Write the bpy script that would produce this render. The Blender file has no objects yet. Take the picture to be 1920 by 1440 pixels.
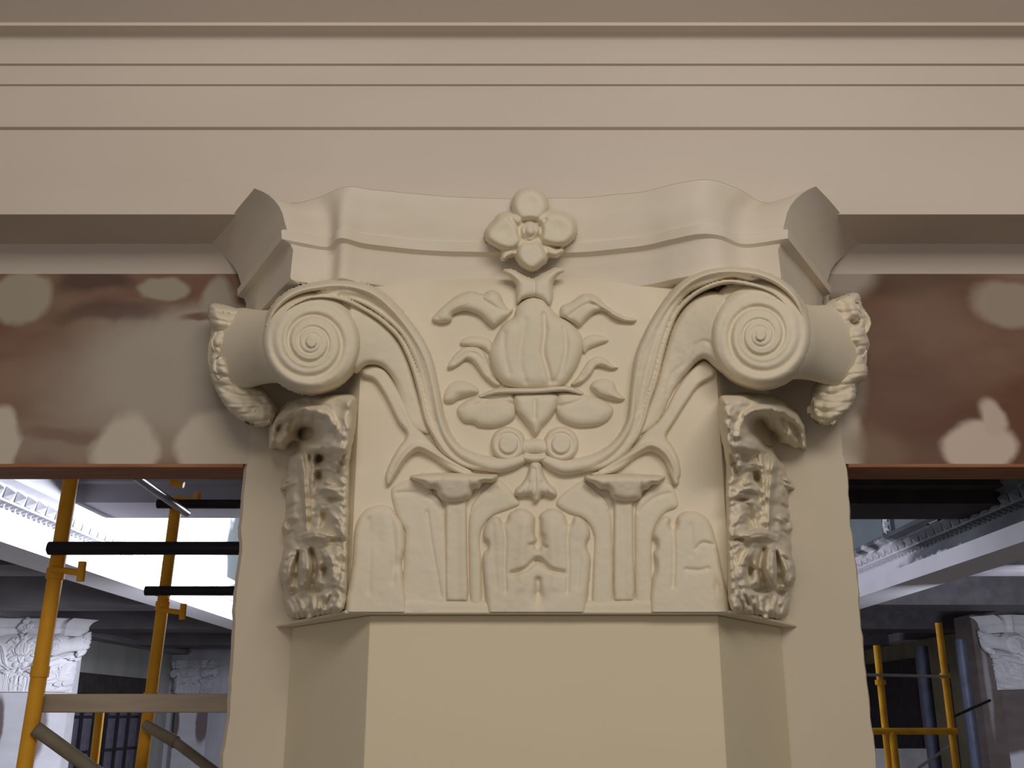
import bpy, math, random
import numpy as np
from mathutils import Vector

# ------------------------------------------------------------------ camera, world, lights, exposure
EZ = 3.6                       # eye height above the floor
TH = math.radians(17.8)        # camera pitch
FP = 1932.0                    # focal length in pixels of the 1920 wide frame
scene = bpy.context.scene
COL = scene.collection
scene.view_settings.view_transform = 'Standard'
scene.view_settings.look = 'None'
scene.view_settings.gamma = 1
scene.view_settings.use_curve_mapping = False
scene.view_settings.exposure = 0.0

cd = bpy.data.cameras.new('camera')
cd.sensor_fit = 'HORIZONTAL'; cd.sensor_width = 36.0
cd.lens = 36.0 * FP / 1920.0
cd.clip_start = 0.05; cd.clip_end = 200
cam = bpy.data.objects.new('camera', cd); COL.objects.link(cam)
cam.location = (0, 0, EZ); cam.rotation_euler = (math.pi / 2 + TH, 0, 0)
scene.camera = cam

world = bpy.data.worlds.new('world'); scene.world = world; world.use_nodes = True
bg = world.node_tree.nodes['Background']
bg.inputs[0].default_value = (1.0, 0.93, 0.87, 1); bg.inputs[1].default_value = 0.18

def area(name, loc, target, sx, sy, power, color):
    l = bpy.data.lights.new(name, 'AREA'); l.shape = 'RECTANGLE'
    l.size = sx; l.size_y = sy; l.energy = power; l.color = color
    o = bpy.data.objects.new(name, l); COL.objects.link(o)
    o.location = (loc[0], loc[1], loc[2] + EZ)
    d = Vector(target) - Vector(loc)
    o.rotation_euler = d.to_track_quat('-Z', 'Y').to_euler()
    return o
area('near_room_light', (0.6, -1.3, 1.78), (0.05, 2.1, 0.75), 2.2, 0.7, 50, (1.0, 0.93, 0.84))
area('near_room_low_light', (-1.2, -2.4, 0.1), (0.0, 2.1, 0.7), 2.0, 1.6, 11, (1.0, 0.90, 0.84))
area('nave_work_light', (0.6, 8.6, 1.30), (-3.3, 8.9, 1.5), 0.6, 0.4, 420, (0.84, 0.87, 1.0))
area('nave_fill_light', (-1.6, 9.0, 0.85), (-5.8, 14.5, -0.2), 1.0, 0.5, 170, (0.86, 0.87, 1.0))
area('aisle_right_light', (4.3, 8.0, 0.5), (6.2, 13.0, 0.5), 0.5, 0.4, 60, (0.82, 0.85, 1.0))
area('frieze_right_light', (0.8, 7.2, 1.12), (3.1, 8.8, 1.12), 0.4, 0.2, 9, (0.84, 0.87, 1.0))

# ------------------------------------------------------------------ picture point -> direction from the eye
CT, ST = math.cos(TH), math.sin(TH)
def ray(px, py):
    a = (np.asarray(px, float) - 960) / FP; b = (720 - np.asarray(py, float)) / FP
    return np.stack([a, CT - b * ST, ST + b * CT], -1)
def at_y(px, py, Y):
    d = ray(px, py); return d * (np.asarray(Y) / d[..., 1])[..., None]
def at_z(px, py, Z):
    d = ray(px, py); return d * (np.asarray(Z) / d[..., 2])[..., None]
def zat(py, Y):
    return Y * math.tan(TH + math.atan((720 - py) / FP))

# ------------------------------------------------------------------ helpers
def link_mesh(name, verts, faces, mat=None, parent=None, smooth=False, loc=None):
    m = bpy.data.meshes.new(name)
    m.from_pydata([tuple(map(float, v)) for v in verts], [], [tuple(map(int, f)) for f in faces]); m.validate()
    if smooth: m.shade_smooth()
    if mat: m.materials.append(mat)
    o = bpy.data.objects.new(name, m); COL.objects.link(o)
    if parent: o.parent = parent
    if loc is not None: o.location = loc
    return o
class MB:
    """collects shapes in eye-relative coordinates; build() makes one object"""
    def __init__(s): s.v = []; s.f = []
    def add(s, v, f):
        n = len(s.v); s.v += [tuple(p) for p in v]; s.f += [tuple(i + n for i in q) for q in f]; return s
    def box(s, x0, x1, y0, y1, z0, z1):
        v = [(x, y, z) for x in (x0, x1) for y in (y0, y1) for z in (z0, z1)]
        return s.add(v, [(0,1,3,2),(4,6,7,5),(0,4,5,1),(2,3,7,6),(0,2,6,4),(1,5,7,3)])
    def tube(s, a, b, r, n=14, r2=None):
        a = Vector(a); b = Vector(b); d = (b - a).normalized(); r2 = r if r2 is None else r2
        u = d.orthogonal().normalized(); w = d.cross(u)
        v = []
        for p, rr in ((a, r), (b, r2)):
            for i in range(n):
                t = 2 * math.pi * i / n; v.append(p + u * math.cos(t) * rr + w * math.sin(t) * rr)
        f = [(i, (i+1) % n, n + (i+1) % n, n + i) for i in range(n)] + [tuple(range(n))[::-1], tuple(range(n, 2*n))]
        return s.add(v, f)
    def prism(s, pts, axis, a, b):
        """closed polygon of 2D points extruded along axis (0 x, 1 y, 2 z)"""
        n = len(pts); v = []
        for t in (a, b):
            for p in pts:
                q = list(p); q.insert(axis, t); v.append(tuple(q))
        f = [(i, (i+1) % n, n + (i+1) % n, n + i) for i in range(n)] + [tuple(range(n))[::-1], tuple(range(n, 2*n))]
        return s.add(v, f)
    def build(s, name, mat, parent=None, origin=None, bevel=0, smooth=False):
        o0 = np.array(origin if origin is not None else (0, 0, 0), float)
        if parent is not None and origin is None: o0 = np.array(parent['_o'])
        v = np.array([tuple(p) for p in s.v]) - o0
        o = link_mesh(name, v, s.f, mat, parent)
        bm_fix(o)
        if parent is None: o.location = (o0[0], o0[1], o0[2] + EZ)
        if smooth:
            o.data.shade_smooth()
            try: o.data.set_sharp_from_angle(angle=math.radians(40))
            except Exception: pass
        if bevel:
            b = o.modifiers.new('bevel', 'BEVEL'); b.width = bevel; b.segments = 2; b.limit_method = 'ANGLE'
        return o
import bmesh
def bm_fix(o):
    b = bmesh.new(); b.from_mesh(o.data); bmesh.ops.recalc_face_normals(b, faces=b.faces); b.to_mesh(o.data); b.free()
def empty(name, loc):
    o = bpy.data.objects.new(name, None); COL.objects.link(o); o.empty_display_size = .1
    o.location = (loc[0], loc[1], loc[2] + EZ); o['_o'] = [float(c) for c in loc]
    return o
def tag(o, label=None, cat=None, group=None, kind=None):
    if label: o['label'] = label
    if cat: o['category'] = cat
    if group: o['group'] = group
    if kind: o['kind'] = kind
    return o

# ------------------------------------------------------------------ materials
def mat_new(name):
    m = bpy.data.materials.new(name); m.use_nodes = True
    return m, m.node_tree, m.node_tree.nodes['Principled BSDF']
def plaster(name, c1, c2, rough=0.75, scale=4.0, bump=0.25, fine=60.0, dist=0.004, streak=None):
    """uneven hand-finished paint: two near colours mixed by noise plus a soft bump"""
    m, nt, b = mat_new(name); N = nt.nodes; L = nt.links
    tc = N.new('ShaderNodeTexCoord'); mp = N.new('ShaderNodeMapping')
    L.new(tc.outputs['Object'], mp.inputs[0])
    if streak: mp.inputs['Scale'].default_value = streak
    n1 = N.new('ShaderNodeTexNoise'); n1.inputs['Scale'].default_value = scale; n1.inputs['Detail'].default_value = 5
    L.new(mp.outputs[0], n1.inputs['Vector'])
    r = N.new('ShaderNodeValToRGB'); r.color_ramp.elements[0].position = .35; r.color_ramp.elements[1].position = .65
    r.color_ramp.elements[0].color = (*c1, 1); r.color_ramp.elements[1].color = (*c2, 1)
    L.new(n1.outputs[0], r.inputs[0]); L.new(r.outputs[0], b.inputs['Base Color'])
    n2 = N.new('ShaderNodeTexNoise'); n2.inputs['Scale'].default_value = fine; n2.inputs['Detail'].default_value = 4
    L.new(tc.outputs['Object'], n2.inputs['Vector'])
    n3 = N.new('ShaderNodeTexNoise'); n3.inputs['Scale'].default_value = 14; n3.inputs['Detail'].default_value = 2
    L.new(tc.outputs['Object'], n3.inputs['Vector'])
    ad = N.new('ShaderNodeMath'); ad.operation = 'MULTIPLY_ADD'; ad.inputs[1].default_value = .25
    L.new(n2.outputs[0], ad.inputs[0]); L.new(n3.outputs[0], ad.inputs[2])
    bp = N.new('ShaderNodeBump'); bp.inputs['Strength'].default_value = bump; bp.inputs['Distance'].default_value = dist
    L.new(ad.outputs[0], bp.inputs['Height']); L.new(bp.outputs[0], b.inputs['Normal'])
    b.inputs['Roughness'].default_value = rough
    b.inputs['Specular IOR Level'].default_value = .12
    return m
def simple(name, c, rough=.5, metal=0, var=.25, scale=8):
    d = tuple(x * (1 - var) for x in c)
    m = plaster(name, c, d, rough, scale, .1, 80, .001)
    m.node_tree.nodes['Principled BSDF'].inputs['Metallic'].default_value = metal
    return m
def patched(name, base1, base2, blobs, rough=.8, warp=.06, wscale=5, soft=.25, axes=(0, 2)):
    """base colours plus filler patches: each blob is (u, v, radius_u, radius_v, colour, softness, opacity) on the wall's own face"""
    m, nt, b = mat_new(name); N = nt.nodes; L = nt.links
    tc = N.new('ShaderNodeTexCoord'); sep0 = N.new('ShaderNodeSeparateXYZ'); L.new(tc.outputs['Object'], sep0.inputs[0])
    cb = N.new('ShaderNodeCombineXYZ'); L.new(sep0.outputs[axes[0]], cb.inputs[0]); L.new(sep0.outputs[axes[1]], cb.inputs[1])
    nz = N.new('ShaderNodeTexNoise'); nz.inputs['Scale'].default_value = wscale; nz.inputs['Detail'].default_value = 4
    L.new(tc.outputs['Object'], nz.inputs['Vector'])
    sb = N.new('ShaderNodeVectorMath'); sb.operation = 'SUBTRACT'; sb.inputs[1].default_value = (.5, .5, .5)
    L.new(nz.outputs['Color'], sb.inputs[0])
    ma = N.new('ShaderNodeVectorMath'); ma.operation = 'MULTIPLY_ADD'; ma.inputs[1].default_value = (warp, warp, 0)
    L.new(sb.outputs[0], ma.inputs[0]); L.new(cb.outputs[0], ma.inputs[2])
    n1 = N.new('ShaderNodeTexNoise'); n1.inputs['Scale'].default_value = 1.0; n1.inputs['Detail'].default_value = 6
    mp = N.new('ShaderNodeMapping'); mp.inputs['Scale'].default_value = (2.2, 2.2, 5.5)
    L.new(tc.outputs['Object'], mp.inputs[0]); L.new(mp.outputs[0], n1.inputs['Vector'])
    r = N.new('ShaderNodeValToRGB'); r.color_ramp.elements[0].position = .36; r.color_ramp.elements[1].position = .66
    r.color_ramp.elements[0].color = (*base1, 1); r.color_ramp.elements[1].color = (*base2, 1)
    L.new(n1.outputs[0], r.inputs[0]); col = r.outputs[0]
    for (u, v, ru, rv, c, sf, op) in blobs:
        s1 = N.new('ShaderNodeVectorMath'); s1.operation = 'SUBTRACT'; s1.inputs[1].default_value = (u, v, 0); L.new(ma.outputs[0], s1.inputs[0])
        s2 = N.new('ShaderNodeVectorMath'); s2.operation = 'MULTIPLY'; s2.inputs[1].default_value = (1/ru, 1/rv, 0); L.new(s1.outputs[0], s2.inputs[0])
        ln = N.new('ShaderNodeVectorMath'); ln.operation = 'LENGTH'; L.new(s2.outputs[0], ln.inputs[0])
        mr = N.new('ShaderNodeMapRange'); mr.interpolation_type = 'SMOOTHSTEP'
        mr.inputs['From Min'].default_value = 1 + sf; mr.inputs['From Max'].default_value = 1 - sf
        mr.inputs['To Min'].default_value = 0; mr.inputs['To Max'].default_value = op
        L.new(ln.outputs['Value'], mr.inputs['Value'])
        mx = N.new('ShaderNodeMix'); mx.data_type = 'RGBA'; L.new(mr.outputs[0], mx.inputs[0]); L.new(col, mx.inputs[6])
        mx.inputs[7].default_value = (*c, 1); col = mx.outputs[2]
    L.new(col, b.inputs['Base Color'])
    bp = N.new('ShaderNodeBump'); bp.inputs['Strength'].default_value = .15; bp.inputs['Distance'].default_value = .004
    L.new(n1.outputs[0], bp.inputs['Height']); L.new(bp.outputs[0], b.inputs['Normal'])
    b.inputs['Roughness'].default_value = rough; b.inputs['Specular IOR Level'].default_value = .2
    return m

CREAM1, CREAM2 = (.78, .70, .545), (.83, .745, .60)
M_cap = plaster('cream_capital_plaster', CREAM1, CREAM2, .85, 5, .5, 45, .003)
M_abacus = plaster('skimmed_abacus_plaster', (.74, .66, .54), (.80, .72, .62), .75, 3.5, .4, 40, .003, streak=(1, 1, 3))
M_shaft = plaster('cream_painted_shaft', (.77, .675, .485), (.80, .70, .515), .65, 1.5, .12, 90, .002)
M_pier = plaster('tan_painted_pier', (.66, .575, .45), (.70, .61, .48), .75, 1.8, .2, 90, .002)
M_fascia = plaster('beige_painted_beam', (.69, .605, .525), (.73, .645, .565), .75, 1.2, .12, 90, .002, streak=(1, 1, 3))
M_wood = plaster('reddish_header_wood', (.42, .19, .10), (.30, .13, .07), .6, 6, .2, 60, .002, streak=(1, 12, 12))
M_floor = simple('raw_floor', (.35, .32, .29), .8)
M_white = plaster('white_primer', (.80, .80, .82), (.70, .70, .73), .6, 6, .3, 40, .01)
M_farwall = plaster('grey_green_board', (.40, .41, .37), (.50, .50, .49), .8, 1.3, .1, 40, .004, streak=(2, 2, .4))
M_farceil = plaster('dim_grey_plaster', (.28, .26, .28), (.36, .34, .36), .8, 1.0, .1, 40, .004)
M_aisle = plaster('shaded_aisle_plaster', (.13, .12, .13), (.20, .19, .20), .8, 1.5, .1, 40, .004)  # darker copy of the ceiling plaster, aisle shade put into its colour
M_dark = simple('dark_frame_and_shade', (.06, .05, .05), .8)  # window frame colour; also carries shade on right beam and opening panel
M_orange = plaster('worn_orange_paint', (.92, .46, .04), (.78, .36, .03), .45, 9, .15, 60, .001)
M_steel = simple('grey_galvanised_steel', (.42, .42, .46), .35, .7)
M_blacksteel = simple('black_steel', (.035, .035, .045), .45, .3)
M_plank = plaster('dusty_plank', (.46, .38, .29), (.36, .30, .24), .8, 4, .3, 60, .003, streak=(1, 8, 8))
M_blue = simple('blue_grey_pipe', (.12, .135, .19), .5, .3)
M_glass = simple('dim_window_glass', (.20, .18, .24), .25)
M_brace = plaster('dusty_brown_tube', (.30, .26, .20), (.22, .18, .13), .6, 10, .2, 60, .002)

# ------------------------------------------------------------------ relief fields
def vnoise(x, y, s, seed):
    rng = np.random.RandomState(seed); G = rng.rand(64, 64) * 2 - 1
    u = np.asarray(x, float) / s + 13.3; v = np.asarray(y, float) / s + 7.7
    i = np.floor(u).astype(int); j = np.floor(v).astype(int); a = u - i; c = v - j
    a = a*a*(3-2*a); c = c*c*(3-2*c)
    g = lambda p, q: G[p % 64, q % 64]
    return (g(i,j)*(1-a)+g(i+1,j)*a)*(1-c) + (g(i,j+1)*(1-a)+g(i+1,j+1)*a)*c
def chaikin(p, n=2, closed=True):
    """smooth curve through the given points (centripetal feel, no overshoot at sharp turns)"""
    p = np.array(p, float); m = len(p); out = []
    K = 4
    for i in range(m if closed else m - 1):
        p1, p2 = p[i], p[(i+1) % m]
        p0 = p[i-1] if (closed or i > 0) else p1
        p3 = p[(i+2) % m] if (closed or i + 2 < m) else p2
        L = np.hypot(*(p2-p1)[:2]) + 1e-6
        def lim(v):
            q = np.hypot(*v[:2]); return v if q < L*1.0 else v*(L*1.0/q)
        t1 = lim((p2-p0)*.5); t2 = lim((p3-p1)*.5)
        for k in range(K):
            t = k/K; t_2 = t*t; t_3 = t_2*t
            out.append((2*t_3-3*t_2+1)*p1 + (t_3-2*t_2+t)*t1 + (-2*t_3+3*t_2)*p2 + (t_3-t_2)*t2)
    if not closed: out.append(p[-1])
    return np.array(out)
def seg_d(X, Y, p, closed=False):
    """distance to a polyline and the place along it (segment index + t)"""
    p = np.array(p, float)[:, :2]
    if closed: p = np.vstack([p, p[:1]])
    best = np.full(X.shape, 1e9); place = np.zeros(X.shape)
    for i in range(len(p) - 1):
        a, b = p[i], p[i+1]; d = b - a; L = d @ d + 1e-9
        t = np.clip(((X-a[0])*d[0] + (Y-a[1])*d[1]) / L, 0, 1)
        q = np.hypot(X-a[0]-t*d[0], Y-a[1]-t*d[1])
        k = q < best; best[k] = q[k]; place[k] = (i + t)[k]
    return best, place
def inside(X, Y, p):
    c = np.zeros(X.shape, bool); n = len(p)
    for i in range(n):
        x1, y1 = p[i][:2]; x2, y2 = p[(i+1) % n][:2]
        if y1 == y2: continue
        k = ((y1 > Y) != (y2 > Y)) & (X < (x2-x1)*(Y-y1)/(y2-y1)+x1); c ^= k
    return c
class Relief:
    """a carved piece: a height field over the face it grows from"""
    CUT = -.014
    def __init__(s, x0, y0, x1, y1, step=2.5):
        nx = int((x1-x0)/step)+1; ny = int((y1-y0)/step)+1
        s.X, s.Y = np.meshgrid(np.linspace(x0, x1, nx), np.linspace(y0, y1, ny)); s.H = np.full(s.X.shape, -1.0)
    def _u(s, h, mode):
        s.H = np.maximum(s.H, h) if mode == 'max' else s.H
    def poly(s, pts, H, w=9, sm=2, tilt=None, slope=.005):
        p = chaikin(pts, sm) if sm else np.array(pts, float)
        d, _ = seg_d(s.X, s.Y, p, True); k = inside(s.X, s.Y, p)
        t = np.clip(d / w, 0, 1); HH = H if tilt is None else tilt(s.X, s.Y)
        h = np.where(k, HH * np.sqrt(np.clip(1-(1-t)**2, 0, 1)), -slope * d)
        s._u(h, 'max'); return s
    def tube(s, pts, r, H, sm=2, slope=.005, e=.5):
        p = np.array(pts, float); n = len(p)
        rr = np.full(n, r, float) if np.isscalar(r) else np.array(r, float)
        hh = np.full(n, H, float) if np.isscalar(H) else np.array(H, float)
        q = chaikin(np.column_stack([p, rr, hh]), sm, False) if sm else np.column_stack([p, rr, hh])
        d, pl = seg_d(s.X, s.Y, q); i = np.arange(len(q))
        R = np.interp(pl, i, q[:, 2]); HH = np.interp(pl, i, q[:, 3]); t = d / R
        h = np.where(t < 1, HH * np.clip(1-t*t, 0, 1)**e, -slope * (d-R))
        s._u(h, 'max'); return s
    def groove(s, pts, w, g, sm=2):
        q = chaikin(pts, sm, False) if sm and len(pts) > 2 else np.array(pts, float)
        d, _ = seg_d(s.X, s.Y, q); s.H = s.H - np.where(s.H > 0, g * np.exp(-(d/w)**2), 0); return s
    def ridge(s, pts, w, g, sm=2):
        return s.groove(pts, w, -g, sm)
    def bump(s, cx, cy, rx, ry, g):
        k = np.exp(-((s.X-cx)/rx)**2 - ((s.Y-cy)/ry)**2); s.H = s.H + np.where(s.H > -.003, g*k, 0); return s
    def noise(s, a, sc, seed):
        s.H = s.H + np.where(s.H > 0, a*vnoise(s.X, s.Y, sc, seed), 0); return s
    def blur(s, n=1):
        for _ in range(n):
            q = np.pad(s.H, 1, mode='edge')
            s.H = (q[:-2,1:-1]+q[2:,1:-1]+q[1:-1,:-2]+q[1:-1,2:]+2*q[1:-1,1:-1])/6
        return s
    def build(s, name, face, mat, parent, label=None):
        s.H = s.H + np.where(s.H > .001, .0007*vnoise(s.X, s.Y, 16, 5) + .0004*vnoise(s.X, s.Y, 6, 8), 0)
        P = face(s.X, s.Y, np.maximum(s.H, s.CUT))
        keep = (s.H > s.CUT) & (P[..., 1] < 2.325); ny, nx = s.H.shape
        q = keep[:-1,:-1] & keep[1:,:-1] & keep[:-1,1:] & keep[1:,1:]
        idx = np.arange(ny*nx).reshape(ny, nx)
        f = np.stack([idx[:-1,:-1][q], idx[1:,:-1][q], idx[1:,1:][q], idx[:-1,1:][q]], 1)
        used = np.unique(f); mp = np.full(ny*nx, -1); mp[used] = np.arange(len(used))
        v = P.reshape(-1, 3)[used] - np.array(parent['_o'])
        o = link_mesh(name, v, mp[f], mat, parent, smooth=True)
        if label: o['label'] = label
        return o
YF = 2.0                                   # front face of the capital's bell
def front(X, Y, H):
    d = ray(X, Y); return d * ((YF - H) / d[..., 1])[..., None]
def slanted(p0, p1):
    """upright face through two plan points, heights grow outwards (towards the viewer's room)"""
    t = np.array([p1[0]-p0[0], p1[1]-p0[1]]); t /= np.hypot(*t); n = np.array([t[1], -t[0]])
    if n[1] > 0: n = -n
    k0 = n[0]*p0[0] + n[1]*p0[1]
    def face(X, Y, H):
        d = ray(X, Y); den = d[..., 0]*n[0] + d[..., 1]*n[1]
        return d * ((k0 + H) / den)[..., None]
    return face
BL, BR = -.31, .418                        # bell front corners
BLb, BRb = -.50, .607                      # bell back corners on the pier (Y 2.31)
left_face = slanted((BL, YF), (BLb, 2.31))
right_face = slanted((BR, YF), (BRb, 2.31))

# ------------------------------------------------------------------ the capital
Z0 = .188
cap = empty('pilaster_capital', (.06, 2.31, Z0))
tag(cap, 'large cream plaster capital with scrolls and acanthus leaves, in the foreground on the centre pilaster', 'capital', 'leafy plaster capitals')
mb = MB()
def planar(dx, y, back=2.33): return [(BL-dx, y), (BR+dx, y), (BRb+dx, back), (BLb-dx, back)]
lev = [(Z0, 0), (.70, 0), (.78, 0), (.82, .003), (.845, .010), (.866, .021), (.882, .034), (.90, .052)]
for k, (z, dy) in enumerate(lev):
    a = dy*.4
    mb.v += [(BL+a, YF+dy, z), (.06, YF+dy, z), (BR-a, YF+dy, z), (BRb, 2.31, z), (BLb, 2.31, z)]
for k in range(len(lev)-1):
    for q in range(5): mb.f.append((5*k+q, 5*k+(q+1) % 5, 5*k+5+(q+1) % 5, 5*k+5+q))
mb.f += [(0,1,2,3,4), tuple(5*(len(lev)-1)+q for q in range(5))]
bell = mb.build('bell', M_cap, cap, smooth=True)
mb = MB()
mb.prism([(BL-.005, YF-.017), (BR+.005, YF-.017), (BRb+.014, 2.299), (BLb-.014, 2.299)], 2, Z0-.006, Z0+.0)
mb.build('base_ring', M_cap, cap, bevel=.002)

# -- abacus: plan paths for top edge, fillet and lower slab, from the left wall end round to the right wall end
T = [(384,463),(430,412),(477,353),(540,380),(590,372),(648,350),(700,356),(800,366),(900,371),(1003,372),(1100,370),(1200,360),(1275,343),(1330,337),(1385,355),(1440,381),(1530,350),(1576,402),(1622,465)]
F = [(450,540),(490,488),(534,432),(575,440),(617,446),(640,430),(690,441),(780,452),(893,457),(1003,458),(1100,456),(1200,445),(1262,431),(1310,423),(1352,426),(1395,441),(1472,431),(1513,483),(1553,535)]
ZT, ZF, ZG, ZH, ZB = 1.085, .972, .950, .935, .868
PT = at_z([p[0] for p in T], [p[1] for p in T], ZT); PF = at_z([p[0] for p in F], [p[1] for p in F], ZF)
def clampy(P):
    return P
rows = []
nT = 7
for i in range(nT + 1):                   # hollow face: steep at the bottom, flaring to the top edge
    t = i / nT; a = math.pi/2 * t
    s_out = 1 - math.cos(a); s_up = math.sin(a)*.5 + t*.5
    R = PF*(1-s_out) + PT*s_out; R = R.copy(); R[:, 2] = ZF + (ZT-ZF)*s_up
    rows.append(R)
def inset(P, d, z):
    Q = P.copy(); n = len(P)
    for i in range(n):
        a = P[max(i-1, 0)][:2]; b = P[min(i+1, n-1)][:2]; t = b-a; t = t/np.hypot(*t)
        nn = np.array([-t[1], t[0]])      # inwards (to the wall)
        if i in (2, 16): d2 = d*1.3
        elif i in (3, 4, 14, 15): d2 = d*.6
        else: d2 = d
        Q[i, :2] = P[i, :2] + nn*d2
    Q[:, 2] = z; return Q
low = [inset(PF, .034, ZB-.004), inset(PF, .018, ZB), inset(PF, .016, ZB+.004), inset(PF, .018, ZH), inset(PF, .012, ZG-.004), inset(PF, -.004, ZG), inset(PF, -.006, ZF-.004), inset(PF, -.003, ZF), inset(PF, .004, ZF+.003)]
rowsall = [inset(PF, .2, ZB-.004)] + low + rows[1:] + [inset(PT, .006, ZT+.003)]
A = np.array(rowsall[:-1])
# resample along the path so the curve is smooth but the corners stay crisp
def resample(A):
    out = []; corners = {2, 16}
    n = A.shape[1]
    for i in range(n-1):
        p1, p2 = A[:, i], A[:, i+1]
        p0 = A[:, i-1] if i > 0 and i not in corners else 2*p1-p2
        p3 = A[:, i+2] if i+2 < n and (i+1) not in corners else 2*p2-p1
        for k in range(8):
            t = k/8
            out.append(.5*((2*p1)+(-p0+p2)*t+(2*p0-5*p1+4*p2-p3)*t*t+(-p0+3*p1-3*p2+p3)*t**3))
    out.append(A[:, -1]); return np.stack(out, 1)
A = resample(A)
nr, nc = A.shape[:2]
A[..., 1] = A[..., 1] + .0025*vnoise(A[..., 0]*1000, A[..., 2]*1000, 60, 3)
idx = np.arange(nr*nc).reshape(nr, nc)
v = A.reshape(-1, 3)
lid = A[-1].copy(); lid[:, 2] = ZT+.0005
fc0 = [tuple(range(nr*nc, nr*nc+nc))]
fc = [(idx[i, j], idx[i+1, j], idx[i+1, j+1], idx[i, j+1]) for i in range(nr-1) for j in range(nc-1)]
ab = link_mesh('abacus', np.vstack([v, lid]) - np.array(cap['_o']), fc + fc0, M_abacus, cap, smooth=True)
ab.data.set_sharp_from_angle(angle=math.radians(42))
# core behind the abacus face


# -- the flower in the middle of the abacus
def ring_face(c):
    def face(X, Y, H):
        d = ray(X, Y); return d * ((c - H) / d[..., 1])[..., None]
    return face
fl = Relief(895, 345, 1095, 520, 2)
fl.poly([(962,398),(960,378),(970,360),(992,352),(1012,358),(1024,372),(1028,392),(1016,412),(993,424),(972,412)], .042, 14)
fl.poly([(990,430),(980,408),(960,399),(938,401),(924,416),(911,432),(911,450),(928,463),(950,471),(968,468),(986,450)], .048, 14)
fl.poly([(996,430),(1008,406),(1028,397),(1054,398),(1074,410),(1081,430),(1075,449),(1056,462),(1034,462),(1012,454)], .046, 14)
fl.poly([(978,442),(966,458),(966,480),(976,498),(997,509),(1014,500),(1027,485),(1022,460),(1008,442)], .050, 14)
fl.tube([(994,433),(994.1,433.1)], 40, .040, 0)
fl.tube([(985,460),(950,476),(944,484)], [10,9,5], .032); fl.tube([(1010,460),(1040,474),(1052,470)], [10,9,5], .034)
fl.bump(945,435,16,14,-.006).bump(1045,428,16,14,-.006).bump(994,380,13,14,-.005)
d = np.hypot(fl.X-994, fl.Y-433)
fl.H = fl.H - np.where(d < 40, .022*np.exp(-((d-20)/5)**2), 0)
for q in ((958,410,970,424),(1022,412,1012,424),(966,470,978,456),(1024,468,1012,456)): fl.groove([(q[0],q[1]),(q[2],q[3])], 4, .012)
fl.H = fl.H; fl.blur(1)
ro = fl.build('rosette', ring_face(2.02), M_cap, cap)
ey = Relief(970, 408, 1018, 458, 1.5); ey.tube([(994,433.1),(994.1,433)], 15, .052, 0); eo = ey.build('rosette_centre', ring_face(2.02), M_cap, cap); eo.parent = ro

# -- helper for mirrored shapes about the centre line
CXP = 1003
def mir(p, dx=0, dy=0): return [(2*CXP - q[0] + dx, q[1] + dy) + tuple(q[2:]) for q in p]

# -- S-scroll bands
outerL = [(575,560),(600,540),(627,531),(677,530),(712,545),(745,572),(777,611),(799,645),(813,680),(824,730),(834,780),(848,815),(872,845),(905,858),(935,862)]
innerL = [(600,575),(633,560),(677,573),(710,593),(743,620),(762,648),(780,690),(793,737),(803,780),(812,806),(822,818)]
def scroll(outer, inner, stem, seed):
    r = Relief(min(p[0] for p in outer)-20, 490, max(p[0] for p in outer)+150, 905) if outer[0][0] < 1003 else Relief(min(p[0] for p in outer)-150, 485, max(p[0] for p in outer)+20, 905)
    band = outer + stem
    r.poly(outer + stem, .022, 8)
    return r
sL = Relief(478, 515, 1010, 905)
bottomL = [(952,866),(980,856),(1000,862),(985,878),(953,887),(925,890),(877,886),(843,869),(812,852),(790,838)]
hb = lambda X, Y: .020 + .034*np.clip((820-Y)/240, 0, 1) + .036*np.clip((600-Y)/60, 0, 1)*np.clip((np.abs(X-1003)-250)/100, 0, 1)
sL.poly([(575,560),(600,540),(627,531),(677,530),(712,545),(745,572),(777,611),(799,645),(813,680),(824,730),(834,780),(848,815),(872,845),(905,860)] + [(935,868),(900,880),(860,872),(826,848),(812,820),(803,787),(793,737),(780,687),(760,643),(743,620),(710,593),(677,573),(633,560)], .03, 8, tilt=hb)
sL.tube([(500,612),(514,582),(538,558),(568,544),(600,538),(636,535),(672,540),(705,554),(737,582),(768,620),(789,654),(803,688),(814,735),(824,785),(838,820),(862,848),(900,866),(935,872),(965,866),(990,856)], [6,8,9,9,9,9,9,9,9,9,8,8,8,8,9,11,14,15,13,8], [.085,.100,.108,.110,.108,.102,.094,.084,.068,.056,.050,.044,.038,.034,.032,.032,.032,.030,.028,.02])
sL.tube([(520,610),(540,580),(575,560),(610,556),(645,562),(677,577),(710,597),(741,624),(758,648),(776,690),(789,737),(800,785),(815,815),(840,850),(875,872),(930,880)], [4,5,6,6,6,6,6,6,6,6,6,6,6,6,6,6], [.08,.104,.110,.108,.098,.084,.068,.052,.042,.038,.034,.030,.028,.026,.024,.022])
sL.groove([(640,553),(680,560),(715,577),(747,607),(770,642),(790,690),(802,740),(812,790)], 5, .006)
sL.tube([(597,627),(597.1,627)], 94, .082, 0, e=.2)
sL.build('scroll_band', front, M_cap, cap)
sR = Relief(1000, 488, 1532, 905)
sR.poly([(1430,523),(1400,507),(1360,500),(1317,507),(1283,523),(1253,553),(1227,590),(1207,627),(1190,670),(1182,720),(1176,780),(1160,815),(1134,845),(1100,862),(1060,868),(1090,882),(1130,880),(1172,856),(1192,826),(1203,787),(1212,750),(1225,713),(1236,670),(1247,630),(1264,587),(1290,553),(1330,534),(1370,524),(1405,530)], .03, 8, tilt=hb)
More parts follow.
